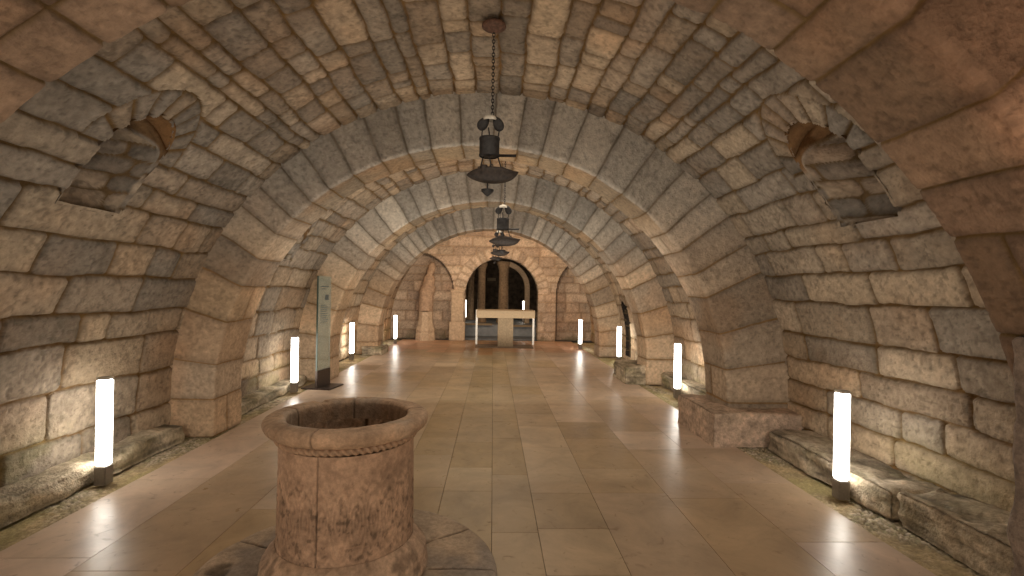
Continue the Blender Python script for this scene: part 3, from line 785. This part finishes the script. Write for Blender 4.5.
def hanging_lamp(x, y, z, ztop, s, label):
    t = empty('hanging_oil_lamp', (x, y, z), 0, label, 'hanging lamp', 'oil lamps hanging along the vault')
    # boat shaped dish with a pointed spout to the right and blunt back
    bm = bmesh.new(); n = 28; rings = []
    for i in range(n+1):
        u = -1+2*i/n; w = max(.0, 1-abs(u)**2.0)**.75
        lift = .035*max(0, u)**6-.04*(1-w)
        rings.append([(u*.215*s+.01*s, w*.095*s*math.cos(a_), (lift+(-.105*w*math.sin(a_) if True else 0))*s) for a_ in np.linspace(0, PI, 15)])
    gv = [[bm.verts.new(p) for p in r_] for r_ in rings]
    for a_, b_ in zip(gv[:-1], gv[1:]):
        for j in range(14):
            bm.faces.new((a_[j], a_[j+1], b_[j+1], b_[j]))
        pass
    tops = []
    for r_, g_ in zip(rings, gv):
        wv = r_[0][1]; zv = r_[0][2]
        tops.append([g_[0]]+[bm.verts.new((r_[0][0], wv*math.cos(a_), zv+.3*wv*math.sin(a_)**1.)) for a_ in np.linspace(0, PI, 9)[1:-1]]+[g_[-1]])
    for a_, b_ in zip(tops[:-1], tops[1:]):
        for j in range(8): bm.faces.new((a_[j], b_[j], b_[j+1], a_[j+1]))
    bmesh.ops.remove_doubles(bm, verts=bm.verts, dist=.0005)
    bmesh.ops.recalc_face_normals(bm, faces=bm.faces)
    dish = bm_obj('dish', bm, M_BRONZE, t, True)
    bm = bmesh.new(); lathe(bm, [(.004*s, .035*s), (.028*s, .03*s), (.038*s, .005*s), (.036*s, -.03*s), (.02*s, -.06*s), (.002*s, -.065*s)], 14, -.06*s, -.055*s)
    bm_obj('boss', bm, M_BRONZE, dish, True)
    bm = bmesh.new(); rod(bm, (-.03*s, 0, -.1*s), (-.03*s, 0, -.155*s), .005*s); lathe(bm, [(.004*s, -.15*s), (.052*s, -.155*s), (.05*s, -.172*s), (.02*s, -.2*s), (.001*s, -.212*s)], 14, -.03*s)
    bm_obj('finial', bm, M_IRON, t, True)
    # drum of sheet iron with a leaf shaped arm
    bm = bmesh.new(); rg = lathe(bm, [(.076*s, .115*s), (.084*s, .115*s), (.086*s, .13*s), (.082*s, .135*s), (.082*s, .25*s), (.086*s, .255*s), (.084*s, .268*s), (.074*s, .268*s), (.072*s, .12*s)], 26, -.02*s)
    cap(bm, rg[-1]); drum = bm_obj('drum', bm, M_IRON, t, True)
    bm = bmesh.new(); pv = None
    for i in range(13):
        u = i/12; w = .03*s*math.sin(PI*min(1, u*.93+.06))**.7+.004*s; xx = (.05+.15*u)*s; zz = .125*s
        r_ = [bm.verts.new((xx, -w, zz)), bm.verts.new((xx, 0, zz+.014*s)), bm.verts.new((xx, w, zz)), bm.verts.new((xx, 0, zz-.01*s))]
        if pv:
            for j in range(4): bm.faces.new((pv[j], pv[(j+1) % 4], r_[(j+1) % 4], r_[j]))
        pv = r_
    bm_obj('leaf_arm', bm, M_IRON, drum)
    # rods: dish to drum, drum to canopy
    for xa, ya, xb, yb in ((-.10, .03, -.07, .03), (.09, .02, .05, .02), (.0, -.06, -.02, -.05)):
        bm = bmesh.new(); rod(bm, (xa*s, ya*s, 0), (xb*s, yb*s, .12*s), .0055*s)
        torus(bm, (xa*s, ya*s, .02*s), .013*s, .004*s, 0); bm_obj('rod', bm, M_IRON, t)
    for xa, ya, xb, yb in ((-.085, .01, -.08, .0), (.045, .03, .06, .0), (-.02, -.08, -.03, -.02)):
        bm = bmesh.new(); rod(bm, (xa*s, ya*s, .26*s), (xb*s, yb*s, .345*s), .0055*s); torus(bm, (xa*s, ya*s, .275*s), .012*s, .004*s, 1); bm_obj('rod', bm, M_IRON, t)
    # canopy: two drooping leaves under a pale crown
    for sg in (-1, 1):
        bm = bmesh.new(); bmesh.ops.create_uvsphere(bm, u_segments=18, v_segments=12, radius=1)
        ti = sg*(.42 if sg > 0 else .62)
        for v in bm.verts:
            q = v.co; tp = 1-.3*q.z
            x_, y_, z_ = q.x*.042*tp, q.y*.03-.012*q.x*q.x, q.z*.064
            c_, s_ = math.cos(ti), math.sin(ti)
            v.co = Vector(((sg*.058-.012+x_*c_-z_*s_)*s, y_*s, (.385+x_*s_+z_*c_)*s))
        bm_obj('leaf', bm, M_IRON, t, True)
    bm = bmesh.new(); lathe(bm, [(.05*s, .408*s), (.052*s, .425*s), (.04*s, .442*s), (.008*s, .455*s), (.001*s, .455*s)], 14, -.02*s, -.012*s, 1.1, .75); bm_obj('crown_plate', bm, M_PALE, t, True)
    # chain and ceiling plate
    bm = bmesh.new(); zz = .45*s; k = 0; zt = ztop-z-.015
    while zz < zt: torus(bm, (0, 0, zz+.015), .011, .0035, k % 2, 1.6, 8, 5); zz += .027; k += 1
    bm_obj('chain', bm, M_IRON, t, True)
    bm = bmesh.new(); rg = lathe(bm, [(.098, zt+.03), (.1, zt+.012), (.085, zt), (.05, zt-.008), (.025, zt-.03), (.002, zt-.034)], 24); bm_obj('ceiling_plate', bm, M_ROSE, t, True)
    return t
hanging_lamp(-.03, 4.1, 2.64, 3.82, 1.0, 'nearest dark iron oil lamp on a chain, big boat-shaped dish, under the ceiling')
hanging_lamp(.15, 7.4, 2.44, 3.78, 1.1, 'second dark iron oil lamp along the vault, seen just below the nearest one')
hanging_lamp(.13, 11.0, 2.54, 3.78, 1.0, 'third oil lamp along the vault, its dish showing just under the second lamp')
hanging_lamp(.06, 14.7, 2.66, 3.78, .9, 'farthest oil lamp along the vault, small dish just above the doorway')

# ------------------------------------------------------------------ altar
t = empty('altar_table', (.39, 15.1, .021), 0, 'pale stone altar table on a central block with thin white side legs, before the doorway', 'altar')
bm = bmesh.new(); bx(bm, -.86, .86, -.45, .45, .86, 1.085, .012); bm_obj('table_top', bm, M_ALTAR, t)
bm = bmesh.new(); bx(bm, -.23, .23, -.3, .3, 0, .862, .01); bm_obj('pedestal', bm, stone_mat('pedestal_stone', attr=False, base=(.25, .185, .115), var=.25, bump=.3), t)
for sx in (-1, 1):
    bm = bmesh.new(); bx(bm, sx*.875-.03, sx*.875+.03, .3, .36, .0, 1.07, .004); bm_obj('leg', bm, M_WHITE, t)
bm = bmesh.new(); bx(bm, -.9, .9, .28, .34, .29, .33, .004)
bm.free()
# two thin pale stone slabs on the floor under the altar
bm = bmesh.new(); bx(bm, -.5, 1.22, 14.65, 15.55, -.01, .02, .006); tag(bm_obj('altar_step', bm, stone_mat('dark_step', attr=False, base=(.22, .16, .11), var=.2)), 'thin dark floor slab under the altar table', 'floor slab')

# ------------------------------------------------------------------ glass information panel
ax, ay, bx_, by_ = -2.865, 8.3, -2.795, 8.72
ang = math.atan2(by_-ay, bx_-ax); wd = math.hypot(bx_-ax, by_-ay)
t = empty('information_panel', ((ax+bx_)/2, (ay+by_)/2, 0), ang, 'tall narrow greenish glass information panel on a dark metal base by the left wall', 'information panel')
bm = bmesh.new(); bx(bm, -wd/2, wd/2, -.012, .012, .3, 1.86, .003); bm_obj('glass_pane', bm, M_GLASS, t)
bm = bmesh.new(); bx(bm, -wd/2-.004, wd/2+.004, -.022, .022, .02, .3, .004); bm_obj('foot', bm, M_FOOT, t)
bm = bmesh.new(); bx(bm, -.25, .25, -.25, .25, 0, .022, .004); bm_obj('base_plate', bm, M_FOOT, t)
bm = bmesh.new(); bx(bm, -wd/2-.008, -wd/2, -.014, .014, .3, 1.86, .001); bm_obj('edge_strip', bm, simple_mat('glass_edge', (.06, .09, .075), .3), t)
bm = bmesh.new(); bx(bm, wd*.02, wd*.3, -.0155, -.0125, 1.46, 1.55)
bm_obj('printed_square', bm, M_INK, t); bm = bmesh.new()
for k in range(9): bx(bm, -wd*.3, wd*(.1+.2*((k*37 % 10)/10)), -.0145, -.0125, 1.37-.035*k, 1.378-.035*k)
bm_obj('lettering', bm, M_INK, t); bm = bmesh.new()
bx(bm, -wd*.3, wd*.3, -.0145, -.0125, 1.68, 1.695); bx(bm, -wd*.3, wd*.1, -.0145, -.0125, 1.64, 1.652)
bm_obj('lettering', bm, M_INK, t)

# ------------------------------------------------------------------ light
w = bpy.data.worlds.new('World'); bpy.context.scene.world = w; w.use_nodes = True
bg = w.node_tree.nodes['Background']; bg.inputs[0].default_value = (1, .80, .60, 1); bg.inputs[1].default_value = .35

def area(name, loc, rot, size, power, col, sy=None):
    l = bpy.data.lights.new(name, 'AREA'); l.energy = power; l.color = col; l.size = size
    if sy: l.shape = 'RECTANGLE'; l.size_y = sy
    o = bpy.data.objects.new(name, l); C.objects.link(o); o.location = loc; o.rotation_euler = rot; return o
def point(name, loc, power, col, r=.1):
    l = bpy.data.lights.new(name, 'POINT'); l.energy = power; l.color = col; l.shadow_soft_size = r
    o = bpy.data.objects.new(name, l); C.objects.link(o); o.location = loc; return o
def spot(name, loc, to, power, col, ang=1.6, r=.1):
    l = bpy.data.lights.new(name, 'SPOT'); l.energy = power; l.color = col; l.spot_size = ang; l.spot_blend = .6; l.shadow_soft_size = r
    o = bpy.data.objects.new(name, l); C.objects.link(o); o.location = loc
    o.rotation_euler = (Vector(to)-Vector(loc)).to_track_quat('-Z', 'Y').to_euler(); return o
# unseen point lights added to light the near arch; warm spots on the end wall
point('near_bay_fill', (-3.0, .3, .6), 40, (1, .85, .68), .15)
point('near_bay_fill', (2.7, .3, .6), 40, (1, .85, .68), .15)
spot('end_wall_spot', (-1.3, 13.7, 3.2), (-.8, 16.8, 2.2), 120, (1, .74, .5), 1.9, .1)
spot('end_wall_spot', (1.6, 13.7, 3.1), (1.4, 16.8, 2.2), 120, (1, .74, .5), 1.9, .1)
for yy, pw in ((3.55, 25), (6.6, 48), (10.2, 46), (14.0, 26)):  # unseen area fills added to brighten the vault and arch faces
    l = area('bay_fill_up', (-.05, yy, .7), (PI-.75, 0, 0), 4.2, pw, (1, .92, .80), 1.2); l.data.specular_factor = 0
l = area('bay_fill_up', (-.05, -.6, .8), (PI-.9, 0, 0), 4.2, 20, (1, .86, .70), 1.5); l.data.specular_factor = 0  # same kind of added fill, unseen in the viewer's bay
for yy, pw in ((2.9, 19), (7.5, 22), (11.2, 22), (15.0, 9)):  # unseen overhead fills added to brighten the well rim and floor
    l = area('bay_fill_down', (-.05, yy, 3.35), (0, 0, 0), 2.6, pw, (1, .88, .72), 1.4); l.data.specular_factor = 0
point('apse_fill', (.2, 19.0, 2.6), 6, (1, .75, .5), .15)  # added point light without a fixture, brightens the columns behind the doorway

# ------------------------------------------------------------------ camera
cam = bpy.data.cameras.new('Camera'); co = bpy.data.objects.new('Camera', cam); C.objects.link(co)
F = 500.
cam.sensor_width = 36; cam.lens = F/1024*36; cam.clip_start = .05
from mathutils import Matrix
yaw = math.atan(19/F); roll = math.radians(1.0)
fwd = Vector((math.sin(yaw), math.cos(yaw), 0)); right = Vector((math.cos(yaw), -math.sin(yaw), 0)); up = Vector((0, 0, 1))
r2 = right*math.cos(roll)+up*math.sin(roll); u2 = up*math.cos(roll)-right*math.sin(roll)
rot = Matrix((r2, u2, -fwd)).transposed()
co.matrix_world = Matrix.Translation((0, 0, H0)) @ rot.to_4x4()
cam.shift_y = 4/1024
bpy.context.scene.camera = co
sc = bpy.context.scene
sc.view_settings.view_transform = 'Standard'; sc.view_settings.look = 'None'
sc.view_settings.exposure = 0.14
sc.cycles.max_bounces = 8; sc.cycles.diffuse_bounces = 5
